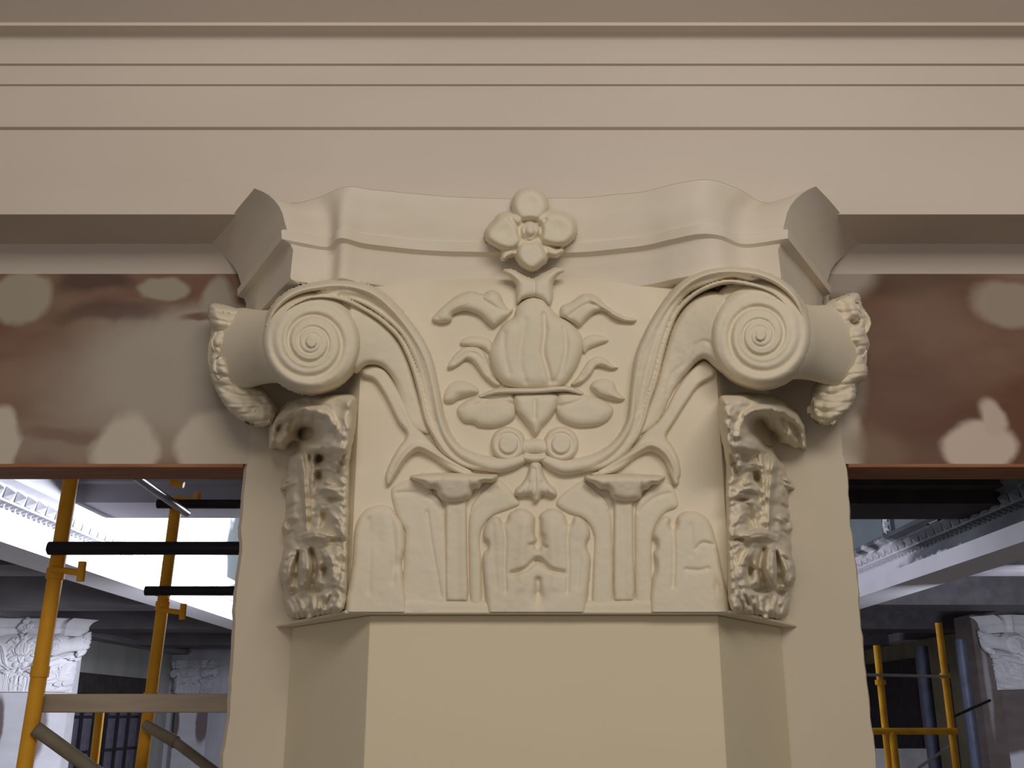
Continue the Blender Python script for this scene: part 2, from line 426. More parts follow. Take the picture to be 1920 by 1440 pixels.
sR.tube([(1510,610),(1500,578),(1484,552),(1458,530),(1430,517),(1400,511),(1360,509),(1322,516),(1290,532),(1262,560),(1237,596),(1217,632),(1200,674),(1191,722),(1184,785),(1168,820),(1142,848),(1105,868),(1060,876),(1035,868),(1012,857)], [6,8,9,9,9,9,9,9,9,9,9,8,8,8,8,9,11,14,15,13,8], [.085,.100,.108,.110,.110,.106,.100,.092,.080,.066,.056,.050,.044,.038,.034,.032,.032,.032,.030,.028,.02])
sR.tube([(1490,606),(1474,572),(1444,546),(1405,533),(1364,528),(1325,539),(1294,558),(1266,590),(1249,632),(1238,672),(1228,715),(1215,752),(1205,790),(1190,822),(1162,852),(1130,872),(1075,882)], [4,5,6,6,6,6,6,6,6,6,6,6,6,6,6,6,6], [.08,.104,.110,.108,.100,.084,.064,.044,.04,.036,.033,.030,.028,.026,.024,.024,.022])
sR.groove([(1400,524),(1360,519),(1325,527),(1290,545),(1260,575),(1238,615),(1222,660),(1208,715),(1198,770)], 5, .006)
sR.tube([(1413,613),(1413.1,613)], 94, .082, 0, e=.2)
sR.build('scroll_band', front, M_cap, cap)

# -- small curls at the foot of the scrolls
for (cx, cy, sg) in ((953,833,1), (1052,833,-1)):
    c = Relief(cx-45, cy-45, cx+45, cy+45, 1.6)
    c.tube([(cx,cy),(cx+.1,cy)], 33, .034, 0, e=.35)
    d = np.hypot(c.X-cx, (c.Y-cy)); c.H -= np.where(c.H > 0, .009*np.exp(-((d-20)/3.2)**2), 0); c.H = np.where((d < 18) & (c.H > .030), .030, c.H); c.blur(1)
    c.build('small_scroll', front, M_cap, cap)

# -- sheath leaves under the scrolls with their arched hoods
shL = Relief(655, 670, 900, 925)
tl = lambda X, Y: .018 + .030*np.clip((800-Y)/130, 0, 1)*np.clip((800-X)/100, 0, 1)
shL.poly([(675,690),(700,684),(722,694),(741,722),(760,758),(778,797),(796,815),(830,850),(866,878),(900,890),(870,892),(838,878),(810,858),(784,847),(763,862),(745,890),(728,912),(722,895),(732,866),(748,838),(762,815),(745,790),(720,740),(700,712),(680,705)], .022, 7)
shL.tube([(728,905),(745,872),(763,848),(784,835),(810,846),(843,866),(880,884)], [5,7,8,8,7,6,4], [.02,.03,.034,.034,.03,.026,.02])
shL.build('calyx_leaf', front, M_cap, cap)
shR = Relief(1080, 670, 1370, 925)
shR.poly([(1340,690),(1318,676),(1290,700),(1268,730),(1250,765),(1232,792),(1210,810),(1180,845),(1140,875),(1105,890),(1130,893),(1165,880),(1193,858),(1220,847),(1243,860),(1254,888),(1265,910),(1276,890),(1272,860),(1262,838),(1250,818),(1266,790),(1290,752),(1312,722),(1338,706)], .022, 7)
shR.tube([(1268,905),(1262,872),(1246,846),(1220,833),(1193,846),(1160,866),(1125,884)], [5,7,8,8,7,6,4], [.02,.03,.034,.034,.03,.026,.02])
shR.build('calyx_leaf', front, M_cap, cap)

# -- corner sheets: smooth leaf rising behind each scroll to carry the volute
cL = Relief(640, 550, 830, 960)
cL.poly([(650,560),(700,585),(738,620),(764,670),(782,730),(800,790),(806,815),(770,800),(752,756),(738,715),(716,690),(690,686),(670,700),(655,690)], .03, 14, tilt=lambda X,Y: .014+.026*np.clip((780-Y)/200,0,1)+.045*np.clip((175-np.hypot(X-584,Y-641))/90,0,1)**1.5)
cL.blur(1); cL.build('corner_sheet', front, M_cap, cap)
cR = Relief(1175, 520, 1375, 850)
cR.poly([(1370,560),(1330,545),(1290,565),(1262,610),(1246,660),(1232,715),(1215,765),(1198,815),(1235,790),(1262,735),(1290,698),(1318,674),(1340,690),(1362,700)], .03, 14, tilt=lambda X,Y: .014+.026*np.clip((780-Y)/200,0,1)+.045*np.clip((185-np.hypot(X-1426,Y-628))/95,0,1)**1.5)
cR.groove([(1345,652),(1322,640),(1300,650),(1285,680),(1262,700),(1250,740)], 4, .004)
cR.build('corner_sheet', front, M_cap, cap)

# -- big volutes: spiral face and the drum that runs back to the wall
def volute(cx, cy, rx, ry, sg, base, back, phase):
    r = Relief(cx-rx-14, cy-ry-14, cx+rx+14, cy+ry+14, 1.8)
    dx = (r.X-cx)/rx*sg; dy = (r.Y-cy)/ry; R = np.hypot(dx, dy); ph = np.arctan2(-dy, dx)/(2*math.pi)
    n = -np.log(np.maximum(R, .03))/math.log(1/.56) - ph + phase
    fr = n - np.floor(n)
    g = np.exp(-(np.minimum(fr, 1-fr)/.17)**2)
    g2 = np.exp(-((fr-.5)/.12)**2)
    edge = np.sqrt(np.clip(1-np.clip((R-.80)/.20, 0, 1)**2, 0, 1))
    amp = np.clip(R/.55, .3, 1)*np.clip((1.0-R)/.12, 0, 1)
    h = base*(.55+.45*edge) + .022*(1-np.clip(R, 0, 1))**1.0 - .013*g*amp*np.clip((1.02-R)/.45, .35, 1) - .002*g2*amp
    h = np.where(R < .10, base + .024, h)
    h = np.where(R > 1, base*.55 - .9*(R-1), h)
    r.H = h
    vo = r.build('volute', front, M_cap, cap)
    # drum
    mbv = MB(); n = 40; rings = []
    p0 = at_y(np.array(cx), np.array(cy), YF-base*.75); m0 = np.linalg.norm(p0)/1.0
    w0 = p0[1]*CT + p0[2]*ST
    c1 = at_y(np.array(back[0]), np.array(back[1]), back[4]); w1 = c1[1]*CT + c1[2]*ST
    V = []
    K = 12
    for k in range(K+1):
        t = k/K
        c = p0*(1-t)+c1*t; waist = 1-.16*math.sin(math.pi*t)
        a = (rx*w0/FP*.99*(1-t) + back[2]*w1/FP*t)*waist; b = (ry*w0/FP*.97*(1-t) + back[3]*w1/FP*t)*waist
        if k == 0: a *= .97; b *= .97
        for i in range(n):
            q = 2*math.pi*i/n; V.append((c[0]+a*math.cos(q), c[1]+.0*math.cos(q), c[2]+b*math.sin(q)))
    f = [(k*n+i, k*n+(i+1) % n, (k+1)*n+(i+1) % n, (k+1)*n+i) for k in range(K) for i in range(n)]
    f += [tuple(range(n)), tuple(range(K*n, K*n+n))]
    mbv.add(V, f); o = mbv.build('volute_drum', M_cap, cap, smooth=True); o.parent = vo
volute(584, 641, 93, 94, 1, .098, (448, 655, 58, 84, 2.20), .15)
volute(1426, 628, 95, 98, -1, .098, (1575, 650, 50, 86, 2.20), .15)

# -- leaf bunches at the back end of each drum
def bunch(outl, Yc, lobes, holes, ribs, seed, top):
    x0 = min(p[0] for p in outl); x1 = max(p[0] for p in outl); y0 = min(p[1] for p in outl); y1 = max(p[1] for p in outl)
    r = Relief(x0-14, y0-14, x1+14, y1+14, 2); r.CUT = -.03
    r.poly(outl, top, 22, slope=.02)
    for (cx, cy, a, b, g) in lobes: r.bump(cx, cy, a, b, g)
    for p in ribs: r.groove(p, 4, .012)
    for (cx, cy, a, b) in holes: r.bump(cx, cy, a, b, -.035)
    r.noise(.010, 15, seed).noise(.004, 8, seed+1); r.blur(4)
    yy = y0+12
    while yy < y1-10:
        k = (yy-y0)/(y1-y0); r.groove([(x0+4, yy), (x0*.6+x1*.4, yy+9), (x1-4, yy+2)], 2.6, .006); yy += 17
    o = r.build('leaf_bunch', ring_face(Yc), M_cap, cap)
    md = o.modifiers.new('solid', 'SOLIDIFY'); md.thickness = .03; md.offset = -1
    return o
bunch([(390,578),(400,568),(425,572),(445,578),(470,592),(480,640),(476,690),(500,735),(520,760),(515,790),(485,800),(455,790),(425,765),(402,725),(392,690),(396,640)], 2.20,
      [(412,600,14,16,.02),(405,640,12,14,.02),(415,690,14,22,.022),(440,760,30,14,.015),(442,668,10,10,.012)],
      [(398,622,8,6),(437,635,7,6),(452,690,12,26),(480,720,16,14),(408,705,7,5)],
      [[(395,655),(420,670),(440,665)],[(405,722),(440,740),(490,750)],[(430,770),(470,765),(505,765)]], 21, .05)
bunch([(1546,572),(1575,556),(1600,548),(1612,552),(1618,575),(1627,590),(1626,625),(1631,645),(1622,675),(1628,695),(1622,712),(1608,722),(1604,745),(1590,772),(1565,792),(1540,797),(1525,780),(1520,740),(1535,700),(1540,640)], 2.20,
      [(1600,580,14,16,.02),(1612,630,12,16,.02),(1614,698,11,11,.02),(1575,760,26,18,.018),(1570,610,16,18,.012)],
      [(1591,652,5,5),(1553,678,9,6),(1562,707,10,5),(1603,605,8,6),(1568,650,7,7)],
      [[(1520,722),(1552,705),(1580,700)],[(1530,750),(1570,738),(1604,722)],[(1535,775),(1575,765),(1598,752)],[(1555,665),(1575,640),(1600,660)]], 31, .05)

# -- central palmette and its side leaves
pal = Relief(900, 550, 1110, 745)
pal.poly([(948,603),(962,594),(970,575),(985,561),(1000,557),(1020,561),(1033,578),(1046,592),(1062,600),(1080,615),(1094,640),(1090,670),(1076,700),(1060,720),(1040,728),(1000,730),(965,728),(942,720),(926,700),(916,662),(926,638),(938,615)], .034, 26)
pal.groove([(1020,590),(1022,620),(1018,660),(1026,690),(1032,715)], 5, .010)
pal.groove([(985,600),(978,640),(975,680),(985,715)], 6, .005).groove([(1058,615),(1062,650),(1054,690),(1042,715)], 5, .007)
pal.groove([(946,625),(945,660),(955,700)], 5, .005).bump(1000,575,16,14,-.006)
pal.groove([(935,610),(952,600),(964,592)], 3, .006)
pal.build('palmette', front, M_cap, cap)
def leaf(pts, H, w, grooves=(), ridges=(), name='side_leaf', face=front, bumps=()):
    x = [p[0] for p in pts]; y = [p[1] for p in pts]
    r = Relief(min(x)-10, min(y)-10, max(x)+10, max(y)+10, 2.2); r.poly(pts, H*.92, w*1.5)
    for g in grooves: r.groove(g, 4, .006)
    for g in ridges: r.ridge(g, 4, .005)
    for b in bumps: r.bump(*b)
    return r.build(name, face, M_cap, cap)
leaf([(944,508),(960,506),(985,519),(1002,523),(1018,514),(1042,503),(1058,507),(1046,516),(1036,532),(1036,560),(1030,574),(1014,562),(998,558),(980,562),(968,570),(968,534),(956,518)], .030, 9, grooves=[[(1002,525),(1002,560)]], name='bud')
leaf([(810,600),(816,590),(834,572),(860,554),(885,547),(905,553),(920,545),(936,552),(944,568),(954,580),(962,580),(954,592),(938,606),(926,614),(914,606),(896,590),(872,583),(850,590),(846,602),(828,606)], .030, 10,
     grooves=[[(822,596),(850,572),(885,560),(905,562)],[(905,562),(935,580),(950,584)]], ridges=[[(826,592),(852,574),(878,564)]])
leaf([(1050,592),(1052,575),(1070,567),(1095,552),(1118,556),(1135,572),(1150,583),(1172,594),(1194,598),(1190,604),(1166,602),(1148,594),(1132,584),(1116,586),(1100,600),(1088,612),(1074,606),(1060,598)], .028, 9,
     grooves=[[(1070,590),(1098,572),(1118,572),(1140,586)]], ridges=[[(1110,562),(1135,578),(1165,594)]])
leaf([(838,690),(850,668),(868,652),(892,650),(908,660),(916,680),(925,705),(940,722),(925,722),(905,705),(888,682),(876,674),(864,682),(850,690)], .024, 8, grooves=[[(852,680),(875,662),(898,668),(915,700)]])
leaf([(1160,690),(1148,684),(1134,672),(1120,668),(1104,676),(1094,690),(1082,708),(1070,722),(1090,720),(1108,704),(1118,688),(1130,688),(1146,692)], .024, 8, grooves=[[(1090,706),(1108,684),(1124,676)]])
leaf([(922,640),(905,632),(885,630),(868,636),(862,646),(882,650),(905,654),(920,664)], .018, 8)
leaf([(1090,640),(1106,628),(1126,628),(1142,638),(1126,646),(1106,654),(1094,664)], .018, 8)
leaf([(832,752),(836,730),(850,716),(870,714),(892,724),(898,736),(880,742),(862,748),(848,756)], .024, 12, bumps=[(866,730,14,9,.004)])
leaf([(1106,728),(1112,716),(1130,710),(1150,716),(1158,734),(1172,748),(1160,752),(1140,750),(1120,742)], .026, 11, grooves=[[(1110,730),(1122,744),(1150,750)]])
leaf([(856,768),(876,750),(905,738),(940,733),(962,735),(966,755),(966,782),(950,795),(925,802),(898,800),(888,794),(868,790)], .026, 14, grooves=[[(905,745),(940,752),(962,758)],[(890,760),(925,748),(950,746)]], name='lower_leaf')
leaf([(1150,766),(1134,752),(1108,742),(1070,735),(1046,736),(1042,756),(1044,780),(1058,792),(1082,800),(1108,800),(1128,796),(1145,784)], .026, 14, grooves=[[(1100,748),(1075,756),(1050,762)]], name='lower_leaf')
leaf([(966,738),(1044,738),(1044,765),(1032,785),(1018,800),(1008,816),(1000,816),(990,800),(978,785),(966,768)], .032, 12, grooves=[[(1003,750),(1003,785)]], name='drop_bud')
rb = Relief(890, 715, 1100, 752); rb.tube([(900,744),(935,734),(1003,733),(1060,729),(1090,738)], [4,6,6,6,4], [.02,.034,.038,.034,.02]); rb.build('cross_rib', front, M_cap, cap)
lk = Relief(975, 820, 1030, 880); lk.tube([(985,838),(1003,836),(1020,838)], 14, .022); lk.tube([(985,858),(1003,860),(1020,858)], [8,9,8], .026); lk.build('scroll_link', front, M_cap, cap)

# -- lower ring of leaves
leaf([(994,868),(1004,864),(1014,868),(1020,890),(1030,906),(1042,918),(1044,930),(1030,932),(1018,928),(1010,940),(1002,942),(994,930),(980,932),(966,930),(966,918),(978,906),(988,890)], .034, 10, grooves=[[(1003,880),(1003,930)],[(992,905),(982,925)],[(1016,905),(1028,925)]], name='drop_bud')
cl = Relief(895, 935, 1115, 1147)
def halfleaf(r, s):
    q = [(1003,1175),(985,1175),(950,1175),(918,1172),(908,1100),(904,1050),(908,1028),(905,1000),(914,978),(930,968),(946,972),(956,962),(974,953),(992,958),(1003,968)]
    full = q[1:] + mir(q, 6)[1:][::-1]
    r.poly(full, .022, 12)
halfleaf(cl, 1)
m6 = lambda p: mir(p, 6)
for g, w, dpt in (([(945,966),(944,985),(948,1010),(946,1060),(948,1110)],3.5,.006),([(925,985),(926,1040),(930,1100)],5,.003)):
    cl.groove(g, w, dpt); cl.groove(m6(g), w, dpt)
cl.bump(945,972,7,10,-.03).bump(1068,974,7,10,-.03).bump(911,1024,6,10,-.026).bump(1107,1022,7,10,-.026).bump(930,990,12,30,.005).bump(1084,990,12,30,.005).bump(978,1000,18,50,.006).bump(1036,1000,18,50,.006)
cl.groove([(1008,976),(1008,1000),(1013,1010),(1008,1026)], 7, .026).groove([(994,1022),(1010,1020),(1024,1026)], 3, .012)
cl.groove([(960,1075),(985,1068),(1008,1050),(1030,1067),(1056,1074)], 4.6, .015).bump(1008,1052,8,8,-.010)
cl.groove([(1009,1088),(1009,1112)], 6, .014).bump(1010,1120,11,15,-.014).bump(1008,1001,5,20,-.012)
cl.ridge([(985,985),(980,1030),(978,1100)], 9, .004).ridge([(1032,985),(1036,1030),(1040,1100)], 9, .004)
cl.build('acanthus_leaf', front, M_cap, cap)
def stalk(x0, x1, top, bot):
    r = Relief(x0-14, top-10, x1+14, min(bot+10, 1147))
    r.poly([(x0,bot),(x0,(top+bot)/2),(x0+1,top),(x1-1,top),(x1,(top+bot)/2),(x1+3,bot)], .016, 7, 0)
    r.groove([((x0+x1)/2,top+30),((x0+x1)/2+1,bot-10)], 9, .003)
    r.bump(x0-4, bot-8, 6, 9, -.012).bump(x1+4, bot-6, 5, 9, -.01)
    r.build('leaf_stalk', front, M_cap, cap)
stalk(834, 876, 935, 1128); stalk(1150, 1188, 935, 1128)
def lip(p, gx):
    x = [q[0] for q in p]; y = [q[1] for q in p]
    r = Relief(min(x)-12, min(y)-12, max(x)+12, max(y)+12, 2); r.poly(p, .055, 15, 2, tilt=lambda X, Y: .064-.00045*(Y-885), slope=.012)
    for a, b in gx[::2]: r.groove([(a, 898), (b, 914)], 5, .006)
    r.blur(2); r.CUT = -.02
    r.build('curled_leaf_tip', front, M_cap, cap)
lip([(768,893),(790,888),(850,886),(905,888),(934,890),(930,900),(924,906),(906,906),(900,916),(888,918),(884,932),(870,941),(850,944),(832,941),(820,930),(816,919),(800,917),(790,908),(776,902)], [(826,820),(850,850),(876,880)])
lip([(1096,892),(1130,889),(1180,888),(1225,890),(1248,893),(1243,902),(1236,910),(1224,910),(1216,918),(1206,922),(1202,934),(1188,941),(1172,943),(1156,940),(1144,932),(1140,920),(1124,918),(1112,908),(1100,902)], [(1148,1142),(1172,1172),(1198,1202)])
# spread wings of the tip leaf, flanking a hollow
def wing(p, gs, ht=.018):
    x = [q[0] for q in p]; y = [q[1] for q in p]
    r = Relief(min(x)-10, min(y)-10, max(x)+10, min(max(y)+10, 1147)); r.poly(p, ht, 12)
    for g in gs: r.groove(g, 3.5, .005)
    r.build('leaf_wing', front, M_cap, cap)
wing([(733,918),(745,908),(770,898),(800,900),(812,922),(830,945),(836,1000),(834,1165),(760,1165),(757,1050),(760,1000),(748,975),(738,950)], [[(745,925),(790,925),(828,955)],[(800,960),(812,1040),(826,1118)]], .012)
wing([(1262,912),(1245,902),(1225,902),(1208,925),(1192,948),(1190,1000),(1194,1165),(1222,1165),(1222,1050),(1224,1005),(1232,980),(1250,960),(1272,948)], [[(1255,925),(1225,935),(1198,960)]], .012)
wing([(938,900),(925,905),(905,922),(884,948),(878,1000),(884,1165),(902,1165),(903,1060),(900,1010),(908,985),(926,966),(955,955),(975,945),(962,925)], [[(930,915),(905,935),(885,960)]], .012)
wing([(1092,900),(1100,905),(1120,922),(1142,948),(1148,1000),(1146,1165),(1112,1165),(1112,1060),(1114,1010),(1106,985),(1090,970),(1066,962),(1042,945),(1056,925)], [[(1098,915),(1122,935),(1142,960)]], .012)
# outer half leaves at the corners of the front
ol = Relief(640, 935, 775, 1147)
ol.poly([(652,1175),(660,1060),(664,1000),(672,972),(688,954),(712,947),(730,950),(744,966),(756,986),(760,1020),(754,1060),(758,1175)], .022, 12)
ol.groove([(725,955),(735,985),(738,1030),(736,1090)], 6, .005).groove([(690,975),(692,1040),(690,1110)], 6, .004).bump(705,1010,14,30,-.005).bump(745,1060,8,14,-.006)
ol.build('acanthus_leaf', front, M_cap, cap)
orr = Relief(1215, 950, 1368, 1147)
orr.poly([(1226,1175),(1226,1060),(1224,1030),(1222,1005),(1230,982),(1244,968),(1256,970),(1264,982),(1270,968),(1288,958),(1312,962),(1330,978),(1340,1005),(1352,1060),(1362,1175)], .024, 12)
orr.bump(1262,984,7,10,-.03).bump(1227,1022,7,11,-.028).bump(1300,1010,22,40,.006).groove([(1262,990),(1264,1040),(1262,1100)], 4, .006).groove([(1306,1030),(1318,1018),(1336,1022)], 3.5, .008).groove([(1286,1068),(1310,1070),(1328,1066)], 3.5, .006)
orr.bump(1228,1062,6,16,-.012).bump(1345,1100,6,16,-.012).groove([(1295,985),(1298,1040)], 6, .004)
orr.build('acanthus_leaf', front, M_cap, cap)

bb = Relief(640, 1095, 1370, 1147)
bb.poly([(646,1175),(650,1124),(700,1118),(800,1122),(900,1126),(1003,1128),(1100,1126),(1200,1122),(1300,1118),(1356,1124),(1364,1175)], .016, 14, 0)
bb.noise(.002, 40, 12); bb.build('foot_band', front, M_cap, cap)

# -- acanthus columns on the slanted sides
def side_column(face, s, ox, curl_hole, seed):
    """s=+1 for the left side; shapes drawn in left-hand picture terms, mirrored for the right"""
    mx = (lambda x: x) if s > 0 else (lambda x: ox - x)
    M = lambda p: [(mx(q[0]), q[1]) + tuple(q[2:]) for q in p]
    xs = sorted([mx(480), mx(672)])
    r = Relief(xs[0], 735, xs[1], 1172, 2); r.CUT = -.02
    # body of the leaf
    r.poly(M([(655,770),(640,750),(600,745),(560,752),(545,790),(540,850),(535,905),(532,960),(530,1010),(527,1060),(532,1120),(545,1160),(600,1155),(646,1142),(652,1050),(655,930)]), .036, 18, slope=.006)
    r.poly(M([(668,748),(640,738),(590,738),(545,748),(512,775),(500,812),(502,838),(520,846),(600,856),(655,850)]), .075, 22, slope=.008)
    # midrib stalk
    r.tube(M([(566,850),(572,900),(576,950),(578,990)]), [16,14,12,10], [.060,.058,.052,.045])
    r.tube(M([(590,845),(586,890),(582,940),(580,985)]), [9,9,8,7], [.052,.05,.046,.04])
    # curled top
    r.tube(M([(508,838),(515,800),(535,778),(570,768),(610,776),(628,800),(634,840),(628,880)]), [8,13,16,18,18,17,16,12], [.085,.095,.10,.105,.098,.085,.07,.05])
    r.tube(M([(640,760),(648,800),(646,850),(640,890)]), [10,12,12,9], [.05,.05,.045,.04])
    # side lobes in tiers
    veins = []
    for pts, rad, hh in (
        ([(585,880),(610,872),(635,884)], [8,12,7], [.045,.055,.035]),
        ([(590,925),(612,910),(642,925)], [8,13,7], [.045,.058,.035]),
        ([(590,960),(615,935),(645,940)], [7,9,6], [.035,.045,.03]),
        ([(600,990),(618,965),(636,990),(640,1030)], [7,10,10,7], [.035,.045,.042,.03]),
        ([(556,900),(540,905),(528,915)], [7,9,6], [.045,.05,.04]),
        ([(560,965),(545,975),(534,990)], [7,10,7], [.04,.05,.04]),
        ([(560,1010),(590,1002),(620,1008),(646,1012)], [9,12,11,7], [.05,.06,.05,.03]),
        ([(600,1020),(618,1050),(620,1080),(600,1108)], [9,12,11,8], [.045,.05,.045,.035]),
        ([(555,1030),(542,1050),(536,1080),(546,1104)], [9,13,13,9], [.05,.065,.065,.045]),
        ([(570,1035),(572,1065),(566,1095)], [12,14,10], [.055,.068,.055]),
        ([(640,1040),(636,1080),(620,1120),(596,1150)], [8,9,9,6], [.03,.036,.034,.03]),
        ([(570,1110),(576,1130),(580,1155)], [10,10,8], [.04,.036,.03]),
        ([(548,1115),(556,1135),(562,1155)], [8,9,7], [.038,.036,.03])):
        r.tube(M(pts), [q*1.08 for q in rad], hh); veins.append(pts)
    for pts in veins: r.groove(M(pts), 2.6, .007)
    # hollows
    for (cx, cy, a, b, g) in curl_hole: r.bump(mx(cx), cy, a, b, g)
    for (cx, cy, a, b, g) in ((611,1072,7,18,-.026),(590,1106,18,7,-.024),(552,1110,12,6,-.022),(626,936,14,4,-.024),(610,972,8,18,-.020),(629,1012,16,4,-.018),(541,980,6,8,-.02),(600,892,8,14,-.020),(620,910,18,4,-.016)):
        r.bump(mx(cx), cy, a, b, g)
    # fine comb lines on the leaf
    for k in range(7):
        x = 600+7*k; r.groove(M([(x, 772+k*3), (x+6, 810), (x-4, 850)]), 2.2, .0035)
    for k in range(8): r.groove(M([(540+13*k, 1118+2*(k % 2)), (552+10*k, 1140), (556+9*k, 1166)]), 2.6, .009)
    for k in range(7): r.groove(M([(612-3*k, 868+40*k), (628, 862+40*k), (644, 872+40*k)]), 2.4, .006)
    for k in range(5): r.groove(M([(548, 900+48*k), (536, 908+48*k)]), 3, .010)
    r.groove(M([(571, 850), (577, 900), (580, 990)]), 2.5, .012)
    for k in range(5): r.groove(M([(520+22*k, 812-abs(k-2)*4), (530+20*k, 770+abs(k-2)*6)]), 3, .007)
    r.groove(M([(560, 1035), (556, 1070), (558, 1100)]), 3.2, .014).groove(M([(585, 1030), (592, 1060), (586, 1095)]), 4, .018)
    r.noise(.005, 15, seed).noise(.003, 8, seed+2); r.blur(2)
    return r.build('acanthus_column', face, M_cap, cap)
side_column(left_face, 1, 0, ((574,812,22,17,-.105),(552,836,16,12,-.09),(600,862,10,12,-.03)), 41)
side_column(right_face, -1, 2016, ((594,798,16,18,-.10),(574,822,18,20,-.11),(548,846,16,16,-.09),(522,868,14,12,-.06)), 57)

# ------------------------------------------------------------------ shaft, pier, beam and ceiling of the near side
mb = MB(); PF_, PB = 2.016, 2.298
mb.prism([(-.272, PF_), (.394, PF_), (.585, PB), (-.478, PB)], 2, -3.6, Z0-.0065)
tag(mb.build('pilaster_shaft', M_shaft, None, (.06, 2.2, -3.6), bevel=.002), 'smooth cream pilaster shaft with slanted sides, below the big capital', 'pilaster')

# pier with rough plastered edges
rng = np.random.RandomState(7)
zs = np.linspace(-3.6, 1.2, 260)
def edge(x, seed):
    return x + .004*vnoise(zs*1000, zs*0, 60, seed) + .002*vnoise(zs*1000, zs*0, 14, seed+1)
XL, XR = -.614, .768
eL, eR = edge(XL, 4), edge(XR, 9)
V = []; Fc = []
for i, z in enumerate(zs):
    j = .003*rng.rand()
    V += [(eL[i]+.01, 2.30, z), (eR[i]-.006, 2.30, z), (eL[i]-j*.5, 2.315, z), (eR[i]+j*.5, 2.315, z), (eL[i]+.006, 2.42, z), (eR[i]-.004, 2.42, z)]
for i in range(len(zs)-1):
    a, b = 6*i, 6*i+6
    for (p, q) in ((0,1),(2,0),(1,3),(4,2),(3,5),(5,4)): Fc.append((a+p, a+q, b+q, b+p))
pier = link_mesh('wall_pier', np.array(V), Fc, M_pier, smooth=False); pier.location = (0, 0, EZ); bm_fix(pier); tag(pier, kind='structure')

# stained boards over the openings, with the beam's shade painted along their tops
HZ = .541
def pz(py): return zat(py, 2.302)
def pxx(px, py): return float(at_y(px, py, 2.302)[0])
def blob(px, py, rx, ry, c, sf=.18, op=1.0):
    u = pxx(px, py); k = abs(pxx(px+10, py)-u)/10; v = pz(py); kv = abs(pz(py-10)-pz(py+10))/20
    return (u, v, rx*k, ry*kv, c, sf, op)
FIL = (.60, .53, .44); FILG = (.44, .39, .33); BR1, BR2 = (.165, .078, .052), (.28, .185, .135)
M_pl = patched('stained_board_left', BR1, BR2, [
    blob(330, 715, 220, 125, FILG, .45, .95), blob(400, 640, 150, 60, FILG, .4, .9), blob(150, 835, 240, 45, (.36,.29,.23), .5, .8),
    blob(180, 530, 60, 22, (.09,.055,.045), .5, .8), blob(200, 590, 90, 18, (.09,.055,.045), .5, .6),  # dark top blobs put the beam's shade into the board colour
    blob(385, 600, 45, 9, (.16,.06,.04), .4, .8), blob(120, 815, 90, 16, (.20,.11,.08), .6, .6),
    blob(45, 550, 62, 44, (.40,.35,.27)), blob(290, 540, 50, 28, (.38,.33,.26)), blob(400, 560, 32, 36, (.36,.32,.26), .3),  # upper filler patches coloured dimmer to hold the shade under the beam
    blob(5, 825, 36, 62, FIL), blob(228, 848, 62, 66, FIL), blob(425, 838, 100, 78, FIL, .14)], warp=.12)
M_pr = patched('stained_board_right', BR1, BR2, [
    blob(1700, 760, 130, 160, (.16,.09,.07), .6, .6), blob(1680, 530, 160, 30, (.11,.065,.05), .6, .7), blob(1745, 600, 70, 60, (.24,.16,.12), .6, .7),  # middle blob is beam shade painted along the top edge
    blob(1575, 830, 50, 70, FIL, .25), blob(1590, 735, 34, 60, FILG, .5, .9), blob(1575, 520, 60, 40, FILG, .4, .8), blob(1650, 850, 60, 40, (.26,.18,.13), .5, .7),
    blob(1905, 570, 88, 42, (.38,.31,.25)), blob(1832, 836, 66, 50, (.66,.54,.46), .16), blob(1856, 785, 24, 32, (.62,.50,.43), .3)], warp=.09)
for nm, x0, x1, m in (('wall_left_header', -4.5, XL+.02, M_pl), ('wall_right_header', XR-.02, 4.5, M_pr)):
    mb = MB(); mb.box(x0, x1, 2.302, 2.42, HZ+.006, 1.02)
    tag(mb.build(nm, m), kind='structure')
mb = MB(); mb.box(-4.5, XL-.001, 2.298, 2.425, HZ-.003, HZ+.0055); hb1 = mb.build('header_board', M_wood, None, (-2.5, 2.36, HZ), bevel=.002)
tag(hb1, 'reddish wooden board across the head of the opening left of the capital', 'board')
mb = MB(); mb.box(XR+.001, 4.5, 2.298, 2.425, HZ-.003, HZ+.0055); hb2 = mb.build('header_board', M_wood, None, (2.6, 2.36, HZ), bevel=.002)
tag(hb2, 'reddish wooden board across the head of the opening right of the capital', 'board')

# beam mouldings
Yf = 2.11; ZS = 1.082
prof = [(2.43, 1.018), (2.306, 1.018), (2.263, ZS), (Yf, ZS), (Yf, zat(243, Yf)), (Yf-.011, zat(243, Yf)+.0005), (Yf-.011, zat(161, Yf-.011)), (Yf-.018, zat(161, Yf-.011)),
        (Yf-.018, zat(123, Yf-.018)), (Yf-.026, zat(123, Yf-.018)), (Yf-.026, zat(108, Yf-.026))]
zc0, zc1 = zat(108, Yf-.026), zat(64, Yf-.046)
for k in range(1, 9):
    a = math.pi/2*k/8; prof.append((Yf-.026-.020*(1-math.cos(a)), zc0+(zc1-zc0)*math.sin(a)))
Yc = Yf-.076
prof += [(Yf-.052, zc1+.001), (Yc, zat(49, Yc)), (Yc-.003, zat(48, Yc-.003)), (Yc-.003, zat(42, Yc-.003))]
ZC = zat(42, Yc-.003)
prof += [(Yc-.058, zat(0, Yc-.058)), (Yc-.075, ZC+.03), (Yc-.080, ZC+.04), (Yc-.080, ZC+.12), (2.43, ZC+.12)]
mb = MB(); mb.prism(prof, 0, -4.5, 4.5)
tag(mb.build('trim_1', M_fascia, None, (0, 2.3, ZS)), kind='structure')
mb = MB(); mb.box(-4.5, 4.5, 2.03, 2.43, ZC+.12, 3.4); tag(mb.build('wall_front', M_fascia), kind='structure')
